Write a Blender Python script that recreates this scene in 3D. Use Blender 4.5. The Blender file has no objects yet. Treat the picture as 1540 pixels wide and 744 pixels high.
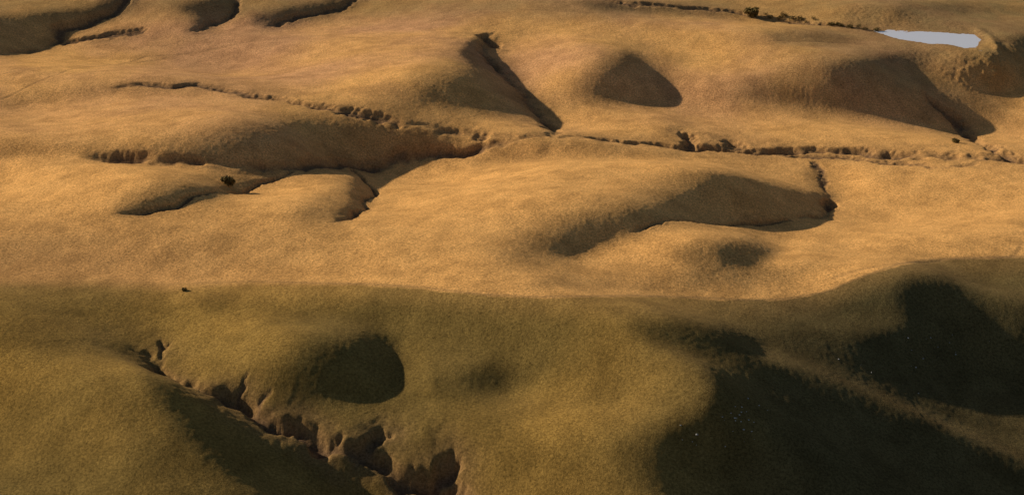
import bpy, math, numpy as np, random
from mathutils import Vector
rng = np.random.default_rng(7); random.seed(7)

# ------------------------------------------------------------------ survey
H = 200.0; TH = math.radians(22.0); HF = math.radians(18.0)
CT, ST, TF = math.cos(TH), math.sin(TH), math.tan(HF)
SUN_EL = math.radians(22.0); SUN_AZ = math.radians(22.0)   # sun: left, a bit beyond
sx, sy = math.cos(SUN_AZ), -math.sin(SUN_AZ)               # ground direction away from sun

def survey(x, y, z):
    d = y*CT - (z-H)*ST
    d = np.maximum(d, 1.0)
    return 770 + x/d*770/TF, 372 - (y*ST + (z-H)*CT)/d*770/TF

# ------------------------------------------------------------------ noise
def _h(ix, iy, s):
    n = (ix.astype(np.int64)*374761393 + iy.astype(np.int64)*668265263 + s*974634777) & 0xffffffff
    n = ((n ^ (n >> 13))*1274126177) & 0xffffffff
    n = n ^ (n >> 16)
    return (n & 0xffffff).astype(np.float32)/float(0xffffff)
def vn(x, y, s):
    ix = np.floor(x); iy = np.floor(y); fx = (x-ix).astype(np.float32); fy = (y-iy).astype(np.float32)
    fx = fx*fx*fx*(fx*(fx*6-15)+10); fy = fy*fy*fy*(fy*(fy*6-15)+10)
    a = _h(ix, iy, s); b = _h(ix+1, iy, s); c = _h(ix, iy+1, s); d = _h(ix+1, iy+1, s)
    return (a+(b-a)*fx)*(1-fy) + (c+(d-c)*fx)*fy - 0.5
def fbm(x, y, wl, s, o=3):
    r = 0; a = 1.0
    for i in range(o):
        cs, sn = math.cos(0.6*i+0.4), math.sin(0.6*i+0.4)
        r = r + a*vn((x*cs-y*sn)/wl, (x*sn+y*cs)/wl, s+i*17); wl *= 0.5; a *= 0.5
    return r
def sst(a, b, x):
    t = np.clip((x-a)/(b-a), 0, 1); return t*t*(3-2*t)

# ------------------------------------------------------------------ slope survey sheet
PX = np.arange(-200, 1742, 2.0); PY = np.arange(-150, 902, 2.0)
GX, GY = np.meshgrid(PX, PY)
fxx = np.fft.rfftfreq(len(PX)); fyy = np.fft.fftfreq(len(PY))
def blur(m, sxg, syg):
    k = np.exp(-2*math.pi**2*((fxx[None, :]*sxg/2)**2 + (fyy[:, None]*syg/2)**2))
    return np.fft.irfft2(np.fft.rfft2(m)*k, s=m.shape)
def poly(pts):
    ins = np.zeros(GX.shape, bool); n = len(pts)
    for i in range(n):
        x1, y1 = pts[i]; x2, y2 = pts[(i+1) % n]
        if y1 == y2: continue
        c = ((y1 > GY) != (y2 > GY)) & (GX < (x2-x1)*(GY-y1)/(y2-y1)+x1)
        ins ^= c
    return ins.astype(float)
# (amount, blur, outline)
DARK = [
 # near gully flank
 (1.0, 10, [(215,552),(262,575),(330,605),(385,640),(450,665),(520,705),(560,744),(620,850),(440,850),(385,744),(325,700),(262,645),(230,600)]),
 (0.3,22, [(130,560),(240,580),(330,650),(420,744),(440,850),(300,850),(220,700)]),
 (0.5, 7, [(120,508),(180,512),(235,540),(230,560),(180,535)]),
 (0.9, 4, [(505,680),(522,662),(548,650),(575,650),(575,690),(585,712),(540,700)]),
 (0.9, 4, [(600,715),(635,695),(665,690),(674,712),(655,725)]),
 (0.5, 5, [(400,625),(440,620),(470,632),(485,655),(430,645)]),
 (0.5, 5, [(310,575),(350,570),(372,590),(365,608),(330,600)]),
 # hollows near
 (0.95,10, [(548,500),(575,506),(598,545),(598,582),(555,594),(480,590),(490,565),(520,530)]),
 (0.65,20, [(400,565),(480,512),(545,490),(578,508),(599,545),(599,584),(545,602),(420,600)]),
 (0.6, 9, [(695,565),(735,553),(766,562),(760,585),(710,585)]),
 (0.35, 18, [(640,570),(735,545),(768,562),(762,590),(650,600)]),
 # right foreground
 (0.95,12, [(925,486),(1000,482),(1100,495),(1160,515),(1120,545),(1060,545),(1015,525),(960,502)]),
 (1.0,10, [(1060,520),(1120,525),(1150,540),(1230,565),(1320,603),(1420,645),(1560,700),(1700,765),(1700,860),(1000,860),(1000,744),(985,690),(1000,650),(1062,622),(1080,592),(1066,560)]),
 (0.5,20, [(930,660),(1010,640),(1100,700),(1080,760),(960,740)]),
 (1.0,15, [(1345,432),(1385,410),(1440,424),(1480,447),(1560,462),(1740,490),(1740,600),(1560,588),(1470,576),(1380,562),(1300,545),(1285,515),(1340,505),(1380,485),(1345,458)]),
 (0.45,18, [(1150,500),(1300,500),(1400,550),(1540,590),(1600,680),(1400,630),(1200,550)]),
 (0.25,16, [(300,440),(1000,458),(1250,455),(1340,420),(1320,480),(1000,480),(650,470),(300,475)]),
 (0.2,20, [(-50,440),(220,440),(240,500),(100,540),(-50,540)]),
 # central hill
 (0.88, 9, [(1072,264),(1112,264),(1160,279),(1210,290),(1257,297),(1242,318),(1195,332),(1100,332),(1010,326),(945,345),(890,368),(850,386),(825,374),(860,346),(930,322),(990,307),(1035,293),(1060,280)]),
 (0.5,20, [(730,395),(820,330),(920,300),(1050,272),(1200,290),(1000,330),(850,400)]),
 (0.85, 8, [(1075,370),(1130,361),(1175,379),(1142,395),(1088,402)]),
 (0.45, 14, [(1020,365),(1130,359),(1165,380),(1140,407),(1040,412)]),
 (0.35, 6, [(1205,258),(1228,245),(1240,262),(1250,296),(1225,288)]),
 (0.3, 10, [(820,415),(980,420),(1180,400),(1250,395),(1180,430),(950,440),(780,435)]),
 (0.3,6, [(760,215),(850,212),(1000,226),(1060,240),(980,240),(830,236),(700,250)]),
 (0.2,16, [(-50,345),(300,340),(480,350),(560,400),(400,415),(-50,410)]),
 # left middle
 (0.8, 5, [(165,320),(230,300),(300,288),(360,270),(425,258),(425,266),(380,284),(300,302),(210,322)]),
 (0.45,12, [(165,320),(240,280),(330,258),(425,252),(380,284),(210,322)]),
 (0.75, 6, [(488,337),(520,312),(530,292),(520,275),(545,262),(566,288),(552,312)]),
 (0.4,12, [(430,320),(500,285),(545,262),(566,288),(552,312),(480,340)]),
 (0.9, 8, [(95,218),(150,226),(260,232),(330,228),(400,220),(500,205),(590,196),(650,202),(705,216),(690,228),(600,240),(530,246),(420,253),(360,250),(280,238),(150,238)]),
 (0.55,16, [(200,225),(350,195),(480,172),(600,168),(700,200),(600,240),(350,245)]),
 (0.35,8, [(-40,215),(100,215),(160,236),(60,234),(-40,238)]),
 (0.3,8, [(-40,150),(150,128),(300,128),(300,138),(150,142),(-40,165)]),
 # upper middle
 (0.95, 4, [(712,56),(752,50),(738,78),(768,112),(800,148),(835,184),(828,198),(775,160),(748,130),(720,100),(690,80)]),
 (0.75,11, [(620,148),(690,118),(735,98),(790,150),(790,168),(700,164),(640,158)]),
 (0.4,14, [(560,150),(640,110),(720,70),(790,150),(780,175),(640,168)]),
 (0.85,8, [(942,80),(958,80),(980,104),(1014,136),(1010,149),(950,149),(905,143),(885,130),(915,114),(935,98)]),
 (0.5,15, [(845,135),(935,70),(960,76),(1014,136),(1010,154),(900,152)]),
 (0.35,8, [(995,85),(1020,80),(1035,98),(1005,100)]),
 (0.85,9, [(1105,142),(1180,128),(1240,132),(1250,100),(1330,85),(1380,86),(1378,104),(1330,118),(1400,145),(1445,160),(1485,182),(1430,192),(1380,184),(1300,168),(1200,156)]),
 (0.4,16, [(1080,130),(1200,100),(1400,80),(1540,120),(1500,190),(1200,170)]),
 # top
 (0.8, 7, [(-60,30),(60,22),(140,14),(190,-10),(215,-5),(160,32),(100,48),(80,64),(20,80),(-60,85)]),
 (0.8, 6, [(255,10),(345,-5),(354,18),(320,40),(285,48),(300,25)]),
 (0.75,7, [(372,26),(450,12),(530,-6),(545,2),(500,20),(420,40),(390,42)]),
 (0.5,6, [(120,62),(160,50),(220,46),(200,56),(150,66)]),
 (0.5, 5, [(860,2),(1000,6),(1120,16),(1180,30),(1130,34),(1000,20),(900,14)]),
 (0.6,7, [(1140,48),(1230,44),(1330,58),(1250,66),(1160,62)]),
 (0.6, 5, [(1474,54),(1500,52),(1600,60),(1600,80),(1500,76),(1480,70)]),
 (0.5,8, [(1290,14),(1400,6),(1560,10),(1560,20),(1400,18)]),
]
LIGHT = [
 (1.3, 4, [(602,512),(640,515),(650,590),(604,588)]),
 (0.7,18, [(260,490),(420,480),(420,550),(300,565)]),
 (0.9,14, [(930,540),(1010,540),(1060,575),(1050,610),(960,620),(900,590)]),
 (0.5,18, [(780,500),(900,510),(900,620),(780,600)]),
 (0.9, 7, [(1262,250),(1300,250),(1330,290),(1280,310)]),
 (0.9, 7, [(955,355),(1040,350),(1060,365),(900,390),(850,395)]),
 (0.7, 8, [(1180,345),(1260,320),(1200,390)]),
 (0.9,16, [(570,275),(650,250),(800,240),(860,250),(750,310),(600,330)]),
 (0.9, 5, [(640,268),(830,240),(960,238),(1070,256),(950,254),(830,254),(700,280)]),
 (0.8,14, [(330,275),(500,258),(480,300),(370,315)]),
 (0.9,10, [(0,242),(150,240),(240,262),(150,290),(0,300)]),
 (0.8, 6, [(845,170),(900,160),(1000,165),(1000,200),(850,196)]),
 (0.8, 8, [(760,60),(860,50),(890,100),(830,150),(790,120)]),
 (0.9,12, [(50,160),(200,145),(400,155),(300,195),(60,195)]),
 (0.7, 9, [(330,95),(560,75),(660,85),(560,130),(380,120)]),
 (0.5,10, [(1050,170),(1200,175),(1350,195),(1200,212),(1050,200)]),
 (0.9,12, [(1230,360),(1330,325),(1560,300),(1560,330),(1300,385)]),
 (0.6,10, [(355,5),(372,15),(360,45),(330,50)]),
 (0.5,10, [(100,60),(180,20),(250,10),(280,48),(150,75)]),
 (0.5,10, [(1060,60),(1200,75),(1240,100),(1100,120)]),
 (0.6,20, [(0,600),(150,600),(220,744),(0,744)]),
 (0.6, 6, [(1017,120),(1060,120),(1060,150),(1018,150)]),
 (0.6, 6, [(1175,378),(1200,370),(1190,400),(1150,402)]),
 (0.7, 5, [(570,285),(600,280),(570,320),(520,345)]),
 (0.8, 4, [(585,660),(605,690),(610,712),(590,700)]),
 (0.8, 4, [(680,690),(700,705),(700,735),(684,730)]),
 (0.6, 8, [(270,560),(330,560),(420,600),(480,630),(430,618),(350,590)]),
]
keep = np.ones(GX.shape)
for a, s, p in DARK: keep *= 1 - a*blur(poly(p), s, s*0.8)
D = 1-keep
B = np.zeros(GX.shape)
for a, s, p in LIGHT: B += a*blur(poly(p), s*1.4, s)
raw = 0.49*D + 0.28*blur(D, 26, 16)
# the steepest falls
for a, s, p in [(0.30, 8, [(240,575),(330,612),(385,648),(450,675),(520,715),(560,760),(480,850),(420,744),(350,690),(280,630)]),
                (0.22, 10, [(1130,545),(1230,570),(1320,608),(1420,650),(1560,705),(1700,770),(1500,800),(1350,700),(1200,620)]),
                (0.15, 12, [(1350,440),(1385,418),(1440,430),(1480,452),(1380,490)]),
                (0.12, 8, [(930,488),(1100,498),(1110,530),(1020,524)])]:
    raw += a*blur(poly(p), s, s)
G = 0.79*(1-np.exp(-raw/0.54)) - 0.23*B

def sample(A, px, py):
    u = np.clip((px-PX[0])/2, 0, len(PX)-1.001); v = np.clip((py-PY[0])/2, 0, len(PY)-1.001)
    i = u.astype(int); j = v.astype(int); fu = u-i; fv = v-j
    return (A[j, i]*(1-fu)+A[j, i+1]*fu)*(1-fv) + (A[j+1, i]*(1-fu)+A[j+1, i+1]*fu)*fv

# ------------------------------------------------------------------ relief from slopes
N = 1024; X0, Y0 = -512.0, 120.0
cx = X0+np.arange(N); cy = Y0+np.arange(N)
CX, CY = np.meshgrid(cx, cy)
win = sst(-505, -400, CX)*sst(505, 400, CX)*sst(130, 260, CY)*sst(1140, 960, CY)
kx = 2*math.pi*np.fft.fftfreq(N); ky = 2*math.pi*np.fft.fftfreq(N)
KX, KY = np.meshgrid(kx, ky)
sk = sx*KX + sy*KY
den = sk**2 + 0.030*(KX**2+KY**2) + (2*math.pi/900)**2*0.15
den[0, 0] = 1
gn = 0.18*fbm(CX, CY, 90, 3, 2)
h = np.zeros((N, N))
for it in range(16):
    px, py = survey(CX, CY, h)
    g = (sample(G, px, py)+gn)*win
    g -= (g*win).sum()/win.sum()*win
    # descending along s where g>0  ->  dh/ds = -g
    hn = np.real(np.fft.ifft2((-1j*sk)*np.fft.fft2(-g)/den))
    h = h*0.6 + hn*0.4
print("relief", h.min(), h.max())

def hs_at(x, y):
    u = np.clip(x-X0, 0, N-1.001); v = np.clip(y-Y0, 0, N-1.001)
    i = int(u); j = int(v); fu = u-i; fv = v-j
    return (h[j, i]*(1-fu)+h[j, i+1]*fu)*(1-fv) + (h[j+1, i]*(1-fu)+h[j+1, i+1]*fu)*fv
def ground(px, py):
    u = (px-770)/770*TF; v = (372-py)/770*TF
    dx, dy, dz = u, CT+v*ST, -ST+v*CT
    t = (H-40)/(-dz)            # march forward until the sight line meets the ground
    while t < 3000 and H+dz*t > hs_at(dx*t, dy*t): t += 1.5
    lo, hi = t-1.5, t
    for _ in range(12):
        t = (lo+hi)/2
        if H+dz*t > hs_at(dx*t, dy*t): lo = t
        else: hi = t
    return dx*t, dy*t, H+dz*t

# ------------------------------------------------------------------ ground sheet
ax = np.arange(-310, 310.01, 0.45); ay = np.arange(300, 915, 0.55)
def stretch(a0, sgn, reach):
    out = []; p = a0; st = 1.0
    while abs(p-a0) < reach:
        st *= 1.13; p += sgn*st; out.append(p)
    return out
xs = np.array(stretch(ax[0], -1, 9000)[::-1]+list(ax)+stretch(ax[-1], 1, 9000))
ys = np.array(stretch(ay[0], -1, 3000)[::-1]+list(ay)+stretch(ay[-1], 1, 12000))
nx, ny = len(xs), len(ys)
def cubw(c, c0):
    u = np.clip(c-c0, 1, N-2.001); i = u.astype(int); t = u-i
    w = [-.5*t+t*t-.5*t**3, 1-2.5*t*t+1.5*t**3, .5*t+2*t*t-1.5*t**3, -.5*t*t+.5*t**3]
    return [i-1, i, i+1, np.minimum(i+2, N-1)], w
ix, wx = cubw(xs, X0); iy, wy = cubw(ys, Y0)
T = sum(wy[k][:, None]*h[iy[k]] for k in range(4))
Z = sum(wx[k][None, :]*T[:, ix[k]] for k in range(4))
XX, YY = np.meshgrid(xs, ys)
far = np.maximum(sst(300, 520, np.abs(XX)), np.maximum(sst(910, 1150, YY), sst(300, 180, YY)))
Z = Z + far*(22*fbm(XX, YY, 260, 41, 4) + 40*fbm(XX, YY, 1500, 52, 2)*sst(1000, 4000, np.hypot(XX, YY)))

# gullies: (half width m, depth m, roughness, line)
GUL = [
 (2.8, 3.4, .9, [(178,515),(215,528),(240,543),(262,563),(300,580),(335,600),(365,618),(400,635),(450,643),(475,655),(490,675),(520,688),(550,688),(575,698),(595,720),(640,726),(668,728)]),
 (2.4, 3.2, 1.0, [(548,688),(560,668),(573,650)]),
 (2.0, 2.6, 1.0, [(505,682),(512,664)]),
 (2.6, 3.2, 1.0, [(640,726),(655,705),(670,692)]),
 (2.2, 2.4, 1.0, [(668,728),(690,735),(730,790)]),
 (1.7, 1.6, 1.0, [(240,543),(244,520),(250,512)]),
 (1.2, 1.0, 1.0, [(365,618),(385,600)]),
 (1.2, 1.0, 1.0, [(335,600),(352,582)]),
 (1.1, 1.3, .6, [(935,353),(960,345),(985,334),(1020,330),(1060,333),(1120,335),(1190,331)]),
 (1.9, 1.9, .8, [(1190,331),(1215,324),(1240,316),(1254,302)]),
 (1.2, 0.4, .8, [(1254,302),(1246,280),(1238,262),(1225,246)]),
 (1.0, 1.1, .5, [(160,323),(210,315),(270,303),(330,288),(385,276),(425,266),(440,256)]),
 (1.1, 1.1, .6, [(488,337),(520,325),(552,314),(565,290),(552,272),(535,254)]),
 (2.6, 1.5, .7, [(110,236),(160,236),(220,236),(280,240),(350,250),(400,253),(450,249),(520,242),(560,248),(600,238),(650,232),(700,226),(740,216),(790,207),(838,203)]),
 (1.8, 0.8, .8, [(150,130),(200,127),(250,131),(300,128),(345,137),(410,145)]),
 (2.6, 1.7, .8, [(345,137),(410,145),(470,158),(530,168),(600,184),(650,193),(700,199),(770,206)]),
 (3.0, 2.5, .9, [(755,50),(730,52),(738,62),(728,78),(745,96),(765,120),(790,145),(810,165),(830,188),(835,203)]),
 (3.4, 2.1, 1.0, [(790,207),(838,203),(880,206),(930,209),(990,216),(1030,223),(1060,218),(1100,222),(1150,228),(1220,222),(1300,225),(1380,230),(1450,235),(1500,238),(1560,240)]),
 (2.4, 2.2, 1.2, [(1030,223),(1046,208),(1042,200)]),
 (3.2, 2.4, 1.2, [(1070,220),(1090,214),(1120,216),(1108,209)]),
 (2.0, 0.9, 1.2, [(1150,228),(1190,236),(1300,238),(1420,243),(1500,240)]),
 (2.6, 2.2, 1.1, [(1380,130),(1410,155),(1435,178),(1460,203),(1495,222),(1520,240)]),
 (2.2, 1.5, .8, [(-40,84),(30,78),(70,68),(92,60),(90,44),(130,30),(170,18),(205,-8)]),
 (2.2, 1.5, .8, [(270,52),(305,45),(325,36),(352,18),(346,-10)]),
 (1.7, 1.0, .8, [(385,42),(440,32),(500,16),(540,-4)]),
 (1.7, 0.9, .8, [(100,66),(160,52),(215,47)]),
 (2.2, 1.2, 1.0, [(850,-4),(950,5),(1050,12),(1130,20),(1180,30),(1250,38),(1320,46)]),
]
soil = np.zeros((ny, nx), np.float32); bank_ = np.zeros((ny, nx), np.float32)
carve = np.zeros((ny, nx), np.float32); wide = np.zeros((ny, nx), np.float32); ruts = np.zeros((ny, nx), np.float32)
WXn = XX + 9*vn(XX/22, YY/22, 89) + 3.5*vn(XX/9, YY/9, 90) + 1.5*vn(XX/3.6, YY/3.6, 91) + 1.7*vn(XX/1.5, YY/1.5, 94)
WYn = YY + 9*vn(XX/22, YY/22, 88) + 3.5*vn(XX/9, YY/9, 92) + 1.5*vn(XX/3.6, YY/3.6, 93) + 1.7*vn(XX/1.5, YY/1.5, 95)
DM = np.clip(0.9+1.4*fbm(XX, YY, 34, 97, 2)+0.7*fbm(XX, YY, 6, 99, 2), 0.25, 1.3)
def lines(w, P, rg, reach):
    for a, b in zip(P[:-1], P[1:]):
        if math.hypot(a[0]-b[0], a[1]-b[1]) > 160: continue
        m = reach
        i0, i1 = np.searchsorted(xs, [min(a[0], b[0])-m, max(a[0], b[0])+m])
        j0, j1 = np.searchsorted(ys, [min(a[1], b[1])-m, max(a[1], b[1])+m])
        if i1 <= i0 or j1 <= j0: continue
        sl = (slice(j0, j1), slice(i0, i1))
        x = XX[sl]*(1-rg*0.8)+WXn[sl]*rg*0.8; y = YY[sl]*(1-rg*0.8)+WYn[sl]*rg*0.8
        dx, dy = b[0]-a[0], b[1]-a[1]; L = dx*dx+dy*dy+1e-9
        t = np.clip(((x-a[0])*dx+(y-a[1])*dy)/L, 0, 1)
        yield sl, np.hypot(x-a[0]-t*dx, y-a[1]-t*dy)
for w, dp, rg, ln in GUL:
    P = [ground(*p)[:2] for p in ln]
    far_f = np.clip(np.mean([p[1] for p in P])/450, 0.9, 1.5)
    w *= far_f*0.9
    for sl, d in lines(w, P, rg, 9*w):
        dm = DM[sl]*(0.0+1.0*sst(1, 16, np.hypot(XX[sl]-P[0][0], YY[sl]-P[0][1]))) if len(ln) > 3 else DM[sl]
        wv = w*(0.55+0.5*dm)
        c = (1-sst(0.15, 1.4, d/wv))*dm
        carve[sl] = np.maximum(carve[sl], dp*c)
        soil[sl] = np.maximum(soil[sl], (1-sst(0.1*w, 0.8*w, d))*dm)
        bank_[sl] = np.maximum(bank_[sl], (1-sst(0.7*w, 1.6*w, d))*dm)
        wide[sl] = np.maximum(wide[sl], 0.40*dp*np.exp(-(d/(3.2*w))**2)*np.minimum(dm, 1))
Z -= carve + wide
Z += np.clip(bank_, 0, 1)*0.5*vn(XX/1.7, YY/1.7, 131)      # slumped clods on the banks
TRK = [[(0,150),(90,112),(160,98),(260,84),(400,60),(560,45),(650,33),(720,14)],
       [(0,112),(120,100),(220,85),(340,70)],
       [(1160,62),(1300,66),(1420,72),(1540,76)],
       [(560,20),(700,15),(880,20),(1050,30),(1180,42)],
       [(1250,420),(1330,400),(1420,388),(1525,386),(1540,365)]]
for ln in TRK:
    P = [ground(*p)[:2] for p in ln]
    for sl, d in lines(1, P, 0.25, 8):
        ruts[sl] = np.maximum(ruts[sl], np.exp(-(d/0.8)**2))
Z -= 0.12*ruts

# pond basin
PW = [(1312,47),(1330,48),(1365,50),(1400,49),(1440,52),(1464,53),(1469,60),(1462,70),(1444,70),(1425,66),(1395,65),(1372,61),(1348,57),(1332,52)]
pc = [ground(*p) for p in PW]; pz = float(np.median([p[2] for p in pc]))-0.3
def at_level(px, py, z):
    u = (px-770)/770*TF; v = (372-py)/770*TF; t = (H-z)/(ST-v*CT); return u*t, (CT+v*ST)*t
PP = np.array([at_level(px, py, pz) for px, py in PW])
m = 40
i0, i1 = np.searchsorted(xs, [PP[:, 0].min()-m, PP[:, 0].max()+m]); j0, j1 = np.searchsorted(ys, [PP[:, 1].min()-m, PP[:, 1].max()+m])
x = XX[j0:j1, i0:i1]*.55+.45*WXn[j0:j1, i0:i1]; y = YY[j0:j1, i0:i1]*.4+.6*WYn[j0:j1, i0:i1]
ins = np.zeros(x.shape, bool); dd = np.full(x.shape, 1e9)
for k in range(len(PP)):
    x1, y1 = PP[k]; x2, y2 = PP[(k+1) % len(PP)]
    ins ^= ((y1 > y) != (y2 > y)) & (x < (x2-x1)*(y-y1)/(y2-y1+1e-9)+x1)
    dx, dy = x2-x1, y2-y1; t = np.clip(((x-x1)*dx+(y-y1)*dy)/(dx*dx+dy*dy), 0, 1)
    dd = np.minimum(dd, np.hypot(x-x1-t*dx, y-y1-t*dy))
sd = np.where(ins, -dd, dd)
zz = Z[j0:j1, i0:i1]
bank = pz + 0.06*np.maximum(sd, 0)
blend = 1-sst(3, 32, sd)
zz = zz*(1-blend)+bank*blend
zz = np.where(sd < 0, pz-np.minimum(-sd*0.3, 1.2), zz)
ex, ey = PP[5]; ex2, ey2 = PP[7]
dxr = x-(max(ex, ex2)+4.0)
dam = 1.1*np.exp(-(dxr/2.8)**2)*sst(ey2-16, ey2-2, y)*sst(ey+16, ey+2, y)
zz = zz + dam*(sd > 0)
Z[j0:j1, i0:i1] = zz
bank_[j0:j1, i0:i1] = np.maximum(bank_[j0:j1, i0:i1], 0.9*(1-sst(0.3, 3.0, sd)))

# grassy roughness
near = 1-sst(0, 200, np.maximum(np.abs(XX)-310, 0)+np.maximum(YY-905, 0))
calm = np.ones_like(Z); calm[j0:j1, i0:i1] = sst(-0.5, 3, sd)
Z += near*calm*(0.38*fbm(XX, YY, 16, 5, 2) + 0.05*fbm(XX, YY, 3.5, 8, 2) + 0.09*vn(XX/0.95, YY/1.15, 12))

# ------------------------------------------------------------------ colours (albedo, with the lower-right shadow deepened in it)
px, py = survey(XX, YY, Z)
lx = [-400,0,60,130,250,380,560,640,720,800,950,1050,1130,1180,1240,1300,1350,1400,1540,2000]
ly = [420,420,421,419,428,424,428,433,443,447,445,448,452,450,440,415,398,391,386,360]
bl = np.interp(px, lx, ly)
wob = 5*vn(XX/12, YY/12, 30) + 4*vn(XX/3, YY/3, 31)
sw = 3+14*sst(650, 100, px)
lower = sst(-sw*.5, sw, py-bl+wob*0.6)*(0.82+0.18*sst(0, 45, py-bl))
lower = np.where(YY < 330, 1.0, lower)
gold = np.array([0.67,0.358,0.118]); pink = np.array([0.47,0.245,0.135]); green = np.array([0.20,0.142,0.06])
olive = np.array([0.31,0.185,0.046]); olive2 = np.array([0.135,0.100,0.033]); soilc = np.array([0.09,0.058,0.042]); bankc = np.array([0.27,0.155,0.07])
n1 = np.clip(0.5+1.3*fbm(XX, YY, 60, 61, 4), 0, 1)[..., None]
n2 = np.clip(0.5+1.5*fbm(XX, YY, 11, 71, 3), 0, 1)[..., None]
n3 = np.clip(0.5+1.5*fbm(XX, YY, 5, 171, 2), 0, 1)[..., None]
topm = sst(300, 60, py)[..., None]
up = gold*(1-0.75*topm*n1)+pink*0.75*topm*n1
wl = (0.45*sst(560, 100, px)*sst(290, 400, py))[..., None]
up = up*(1-wl)+np.array([0.42,0.22,0.09])*wl
grn = (np.clip(sst(900, 1500, px)*sst(180, 40, py), 0, 1)*0.8)[..., None]
grn = np.maximum(grn, 0.6*(sst(45, 8, py))[..., None])
grn = np.clip(grn + 0.25*(n2-0.5) , 0, 1)
up = up*(1-grn)+green*grn
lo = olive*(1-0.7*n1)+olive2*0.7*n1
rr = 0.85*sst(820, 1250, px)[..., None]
lo = lo*(1-rr) + np.array([0.090,0.073,0.032])*rr  # greyer olive at right, also darkened to deepen the shadow there
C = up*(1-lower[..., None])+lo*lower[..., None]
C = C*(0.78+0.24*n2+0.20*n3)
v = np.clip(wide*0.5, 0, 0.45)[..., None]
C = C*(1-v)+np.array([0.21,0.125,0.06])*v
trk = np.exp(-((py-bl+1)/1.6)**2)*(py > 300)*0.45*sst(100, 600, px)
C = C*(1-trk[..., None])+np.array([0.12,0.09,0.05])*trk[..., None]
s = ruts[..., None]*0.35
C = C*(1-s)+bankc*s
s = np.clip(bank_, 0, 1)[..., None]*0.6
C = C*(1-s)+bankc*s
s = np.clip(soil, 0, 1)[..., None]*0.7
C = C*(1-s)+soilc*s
C = np.clip(C, 0.005, 0.9)

me = bpy.data.meshes.new("terrain")
nv = nx*ny
me.vertices.add(nv)
co = np.empty((nv, 3), np.float32); co[:, 0] = XX.ravel(); co[:, 1] = YY.ravel(); co[:, 2] = Z.ravel()
me.vertices.foreach_set("co", co.ravel())
idx = np.arange(nv, dtype=np.int32).reshape(ny, nx)
q = np.stack([idx[:-1, :-1], idx[:-1, 1:], idx[1:, 1:], idx[1:, :-1]], -1).reshape(-1, 4)
nq = len(q)
me.loops.add(nq*4); me.loops.foreach_set("vertex_index", q.ravel())
me.polygons.add(nq)
me.polygons.foreach_set("loop_start", np.arange(0, nq*4, 4, dtype=np.int32))
me.polygons.foreach_set("use_smooth", np.ones(nq, bool))
me.update(calc_edges=True)
at = me.attributes.new("grass_colour", 'FLOAT_COLOR', 'POINT')
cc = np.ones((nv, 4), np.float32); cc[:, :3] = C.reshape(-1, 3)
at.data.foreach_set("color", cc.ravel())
ter = bpy.data.objects.new("grassland_terrain", me); bpy.context.collection.objects.link(ter)

def newmat(n):
    m = bpy.data.materials.new(n); m.use_nodes = True
    return m, m.node_tree.nodes, m.node_tree.links, m.node_tree.nodes["Principled BSDF"]
m, nd, lk, bs = newmat("prairie_grass")
bs.inputs["Roughness"].default_value = 1.0; bs.inputs["Specular IOR Level"].default_value = 0.0
a = nd.new("ShaderNodeAttribute"); a.attribute_name = "grass_colour"
tc = nd.new("ShaderNodeTexCoord")
def noise(sc, det, rough=0.6):
    t = nd.new("ShaderNodeTexNoise"); t.inputs["Scale"].default_value = sc; t.inputs["Detail"].default_value = det
    t.inputs["Roughness"].default_value = rough; lk.new(tc.outputs["Object"], t.inputs["Vector"]); return t
t1 = noise(1.4, 4, 0.85)
mr = nd.new("ShaderNodeMapRange"); mr.inputs[1].default_value = 0.32; mr.inputs[2].default_value = 0.68
mr.inputs[3].default_value = 0.42; mr.inputs[4].default_value = 1.58; lk.new(t1.outputs[0], mr.inputs[0])
vm = nd.new("ShaderNodeVectorMath"); vm.operation = 'SCALE'
lk.new(a.outputs["Color"], vm.inputs[0]); lk.new(mr.outputs[0], vm.inputs["Scale"])
lk.new(vm.outputs[0], bs.inputs["Base Color"])
t2 = noise(2.0, 4, 0.75)
bp = nd.new("ShaderNodeBump"); bp.inputs["Strength"].default_value = 0.8; bp.inputs["Distance"].default_value = 0.23
lk.new(t2.outputs[0], bp.inputs["Height"]); lk.new(bp.outputs[0], bs.inputs["Normal"])
bs.inputs["Sheen Weight"].default_value = 0.08; bs.inputs["Sheen Roughness"].default_value = 0.5
bs.inputs["Sheen Tint"].default_value = (1, 0.65, 0.32, 1)
me.materials.append(m)

# ------------------------------------------------------------------ pond water
wm = bpy.data.meshes.new("pond"); 
cxp, cyp = PP.mean(0)
wp = [((p[0]-cxp)*1.15+cxp, (p[1]-cyp)*1.5+cyp, pz) for p in PP]
wm.from_pydata(wp, [], [list(range(len(wp)))]); wm.update()
pond = bpy.data.objects.new("pond_water", wm); bpy.context.collection.objects.link(pond)
m2, nd2, lk2, b2 = newmat("pond_water")
b2.inputs["Base Color"].default_value = (0.70, 0.72, 0.82, 1); b2.inputs["Roughness"].default_value = 0.12  # pale bluish base colour stands in for the sky's reflection
b2.inputs["IOR"].default_value = 1.5
tn = nd2.new("ShaderNodeTexNoise"); tn.inputs["Scale"].default_value = 1.5; tn.inputs["Detail"].default_value = 4
tcc = nd2.new("ShaderNodeTexCoord"); lk2.new(tcc.outputs["Object"], tn.inputs["Vector"])
b = nd2.new("ShaderNodeBump"); b.inputs["Strength"].default_value = 0.1; b.inputs["Distance"].default_value = 0.05
lk2.new(tn.outputs[0], b.inputs["Height"]); lk2.new(b.outputs[0], b2.inputs["Normal"])
wm.materials.append(m2)

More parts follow.
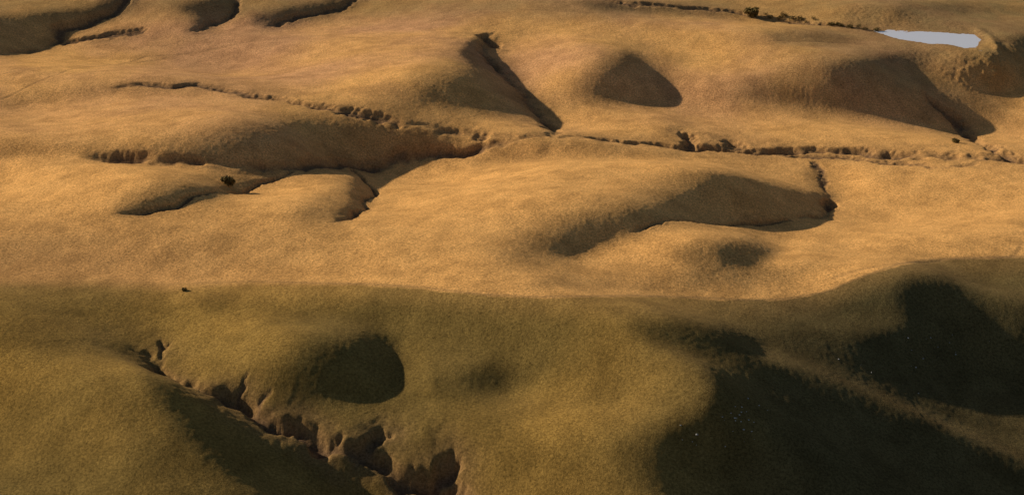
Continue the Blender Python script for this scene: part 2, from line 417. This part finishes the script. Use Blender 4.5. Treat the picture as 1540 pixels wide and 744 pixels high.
# ------------------------------------------------------------------ shrubs
def simple(n, c1, c2, sc):
    m, nd, lk, bs = newmat(n); bs.inputs["Roughness"].default_value = 0.95; bs.inputs["Specular IOR Level"].default_value = 0.1
    t = nd.new("ShaderNodeTexNoise"); t.inputs["Scale"].default_value = sc; t.inputs["Detail"].default_value = 4
    tc = nd.new("ShaderNodeTexCoord"); lk.new(tc.outputs["Object"], t.inputs["Vector"])
    r = nd.new("ShaderNodeValToRGB"); r.color_ramp.elements[0].position = .35; r.color_ramp.elements[1].position = .65
    r.color_ramp.elements[0].color = (*c1, 1); r.color_ramp.elements[1].color = (*c2, 1)
    lk.new(t.outputs[0], r.inputs[0]); lk.new(r.outputs[0], bs.inputs["Base Color"]); return m
leafm = simple("shrub_leaves", (0.08,0.062,0.02), (0.22,0.15,0.05), 1.5)
barkm = simple("shrub_bark", (0.05,0.035,0.025), (0.10,0.07,0.05), 6)
rockm = simple("limestone", (0.30,0.29,0.27), (0.46,0.44,0.42), 3)
def zat(x, y):
    i = min(max(np.searchsorted(xs, x), 1), nx-1); j = min(max(np.searchsorted(ys, y), 1), ny-1)
    return float(Z[j-1:j+1, i-1:i+1].min())
def shrub_geo(V, F, M, cx, cy, cz, R, Ht, n):
    R0 = R
    def limb(p, q, r0, r1):
        p = np.array(p); q = np.array(q); d = q-p; d /= np.linalg.norm(d)+1e-9
        s1 = np.cross(d, [0.3, 0.9, 0.1]); s1 /= np.linalg.norm(s1); s2 = np.cross(d, s1); b0 = len(V)
        for c, r in ((p, r0), (q, r1)):
            for k in range(6):
                an = k*math.pi/3; V.append(tuple(c+r*(math.cos(an)*s1+math.sin(an)*s2)))
        for k in range(6):
            F.append((b0+k, b0+(k+1) % 6, b0+6+(k+1) % 6, b0+6+k)); M.append(1)
    base = (cx, cy, cz-0.4); cl = []
    fork = (cx+0.05*R, cy, cz+0.3*Ht); limb(base, fork, 0.09*R, 0.06*R)
    for k in range(9):
        an = k*2.4; rr = R*random.uniform(.3, .75); e = (cx+rr*math.cos(an), cy+rr*math.sin(an), cz+Ht*random.uniform(.3, .8))
        limb(fork, e, 0.045*R, 0.015*R); cl.append((e, R*random.uniform(.3, .5)))
    cl.append(((cx, cy, cz+.6*Ht), .45*R)); cl.append(((cx, cy, cz+.2*Ht), .6*R))
    for k in range(n):
        c, r = random.choice(cl)
        v = Vector((random.gauss(0, 1), random.gauss(0, 1), random.gauss(0, .8))).normalized()*r*random.uniform(.6, 1.1)
        p = Vector(c)+v
        if p.z < cz: p.z = cz+random.random()*.2
        s_ = random.uniform(.06, .13)*R0; nrm = (v.normalized()+Vector([random.uniform(-.7, .7) for _ in range(3)])).normalized()
        t = nrm.orthogonal().normalized(); u = nrm.cross(t); b0 = len(V)
        for aa, bb in ((-1, -.6), (1, -.5), (.8, .6), (-.7, .9)):
            V.append(tuple(p+t*aa*s_+u*bb*s_))
        F.append((b0, b0+1, b0+2, b0+3)); M.append(0)
def build(name, V, F, M, mats):
    me = bpy.data.meshes.new(name); me.from_pydata(V, [], F); me.update()
    for mm in mats: me.materials.append(mm)
    me.polygons.foreach_set("material_index", M)
    o = bpy.data.objects.new(name, me); bpy.context.collection.objects.link(o); return o
for sxp, syp, R, Ht in [(343,279,3.0,3.6), (1130,23,4.2,5.0), (1437,214,1.8,1.6), (277,436,0.9,0.7)]:
    x, y, _ = ground(sxp, syp); V, F, M = [], [], []
    shrub_geo(V, F, M, x, y, zat(x, y), R, Ht, 900)
    build("shrub", V, F, M, [leafm, barkm])
V, F, M = [], [], []
for k in range(26):
    t = random.random(); x, y, _ = ground(1135+t*200+random.uniform(-6, 6), 23+t*22+random.uniform(-3, 3))
    shrub_geo(V, F, M, x, y, zat(x, y), random.uniform(1.0, 2.4), random.uniform(1.2, 2.6), 120)
build("creek_brush", V, F, M, [leafm, barkm])

# ------------------------------------------------------------------ rocks
V, F, M = [], [], []
ico = [(0,0,-1),(.72,-.53,-.45),(-.28,-.85,-.45),(-.89,0,-.45),(-.28,.85,-.45),(.72,.53,-.45),(.28,-.85,.45),(-.72,-.53,.45),(-.72,.53,.45),(.28,.85,.45),(.89,0,.45),(0,0,1)]
icf = [(0,1,2),(1,0,5),(0,2,3),(0,3,4),(0,4,5),(1,5,10),(2,1,6),(3,2,7),(4,3,8),(5,4,9),(1,10,6),(2,6,7),(3,7,8),(4,8,9),(5,9,10),(6,10,11),(7,6,11),(8,7,11),(9,8,11),(10,9,11)]
def rock(x, y, r):
    z = zat(x, y)+r*.25; b0 = len(V); e = [random.uniform(.6, 1.3) for _ in range(3)]
    for v in ico:
        j = random.uniform(.75, 1.2); V.append((x+v[0]*r*e[0]*j, y+v[1]*r*e[1]*j, z+v[2]*r*.6*e[2]*j))
    for f in icf: F.append(tuple(b0+i for i in f)); M.append(0)
for cxk, cyk, ax_, ay_, n in [(1115,622,16,12,45),(1080,660,30,12,16),(1410,520,50,14,40),(1400,560,60,14,14)]:
    for k in range(n):
        x, y, _ = ground(cxk+random.gauss(0, ax_), cyk+random.gauss(0, ay_)); rock(x, y, random.uniform(.12, .34))
build("limestone_rocks", V, F, M, [rockm])

# ------------------------------------------------------------------ light, sky, camera
sc = bpy.context.scene
w = bpy.data.worlds.new("World"); sc.world = w; w.use_nodes = True
wn = w.node_tree.nodes; bg = wn["Background"]; sky = wn.new("ShaderNodeTexSky"); sky.sky_type = 'NISHITA'; sky.sun_disc = False
sky.sun_elevation = SUN_EL
L = Vector((-math.cos(SUN_AZ)*math.cos(SUN_EL), math.sin(SUN_AZ)*math.cos(SUN_EL), math.sin(SUN_EL)))
sky.sun_rotation = math.atan2(L.x, L.y)
w.node_tree.links.new(sky.outputs[0], bg.inputs[0]); bg.inputs[1].default_value = 0.057
sd_ = bpy.data.lights.new("sun", 'SUN'); sd_.energy = 5.0; sd_.angle = math.radians(0.7); sd_.color = (1, 0.86, 0.66)
so = bpy.data.objects.new("sun", sd_); bpy.context.collection.objects.link(so)
so.rotation_euler = L.to_track_quat('Z', 'Y').to_euler(); so.location = (-300, 300, 300)
cd = bpy.data.cameras.new("camera"); cam = bpy.data.objects.new("camera", cd); bpy.context.collection.objects.link(cam)
cam.location = (0, 0, H); cam.rotation_euler = (math.pi/2-TH, 0, 0)
cd.sensor_width = 36; cd.angle = 2*HF; cd.clip_end = 30000; cd.clip_start = 1
sc.camera = cam
sc.view_settings.view_transform = 'Standard'; sc.view_settings.look = 'None'; sc.view_settings.exposure = 0
print("verts", nv, "pond z", pz)
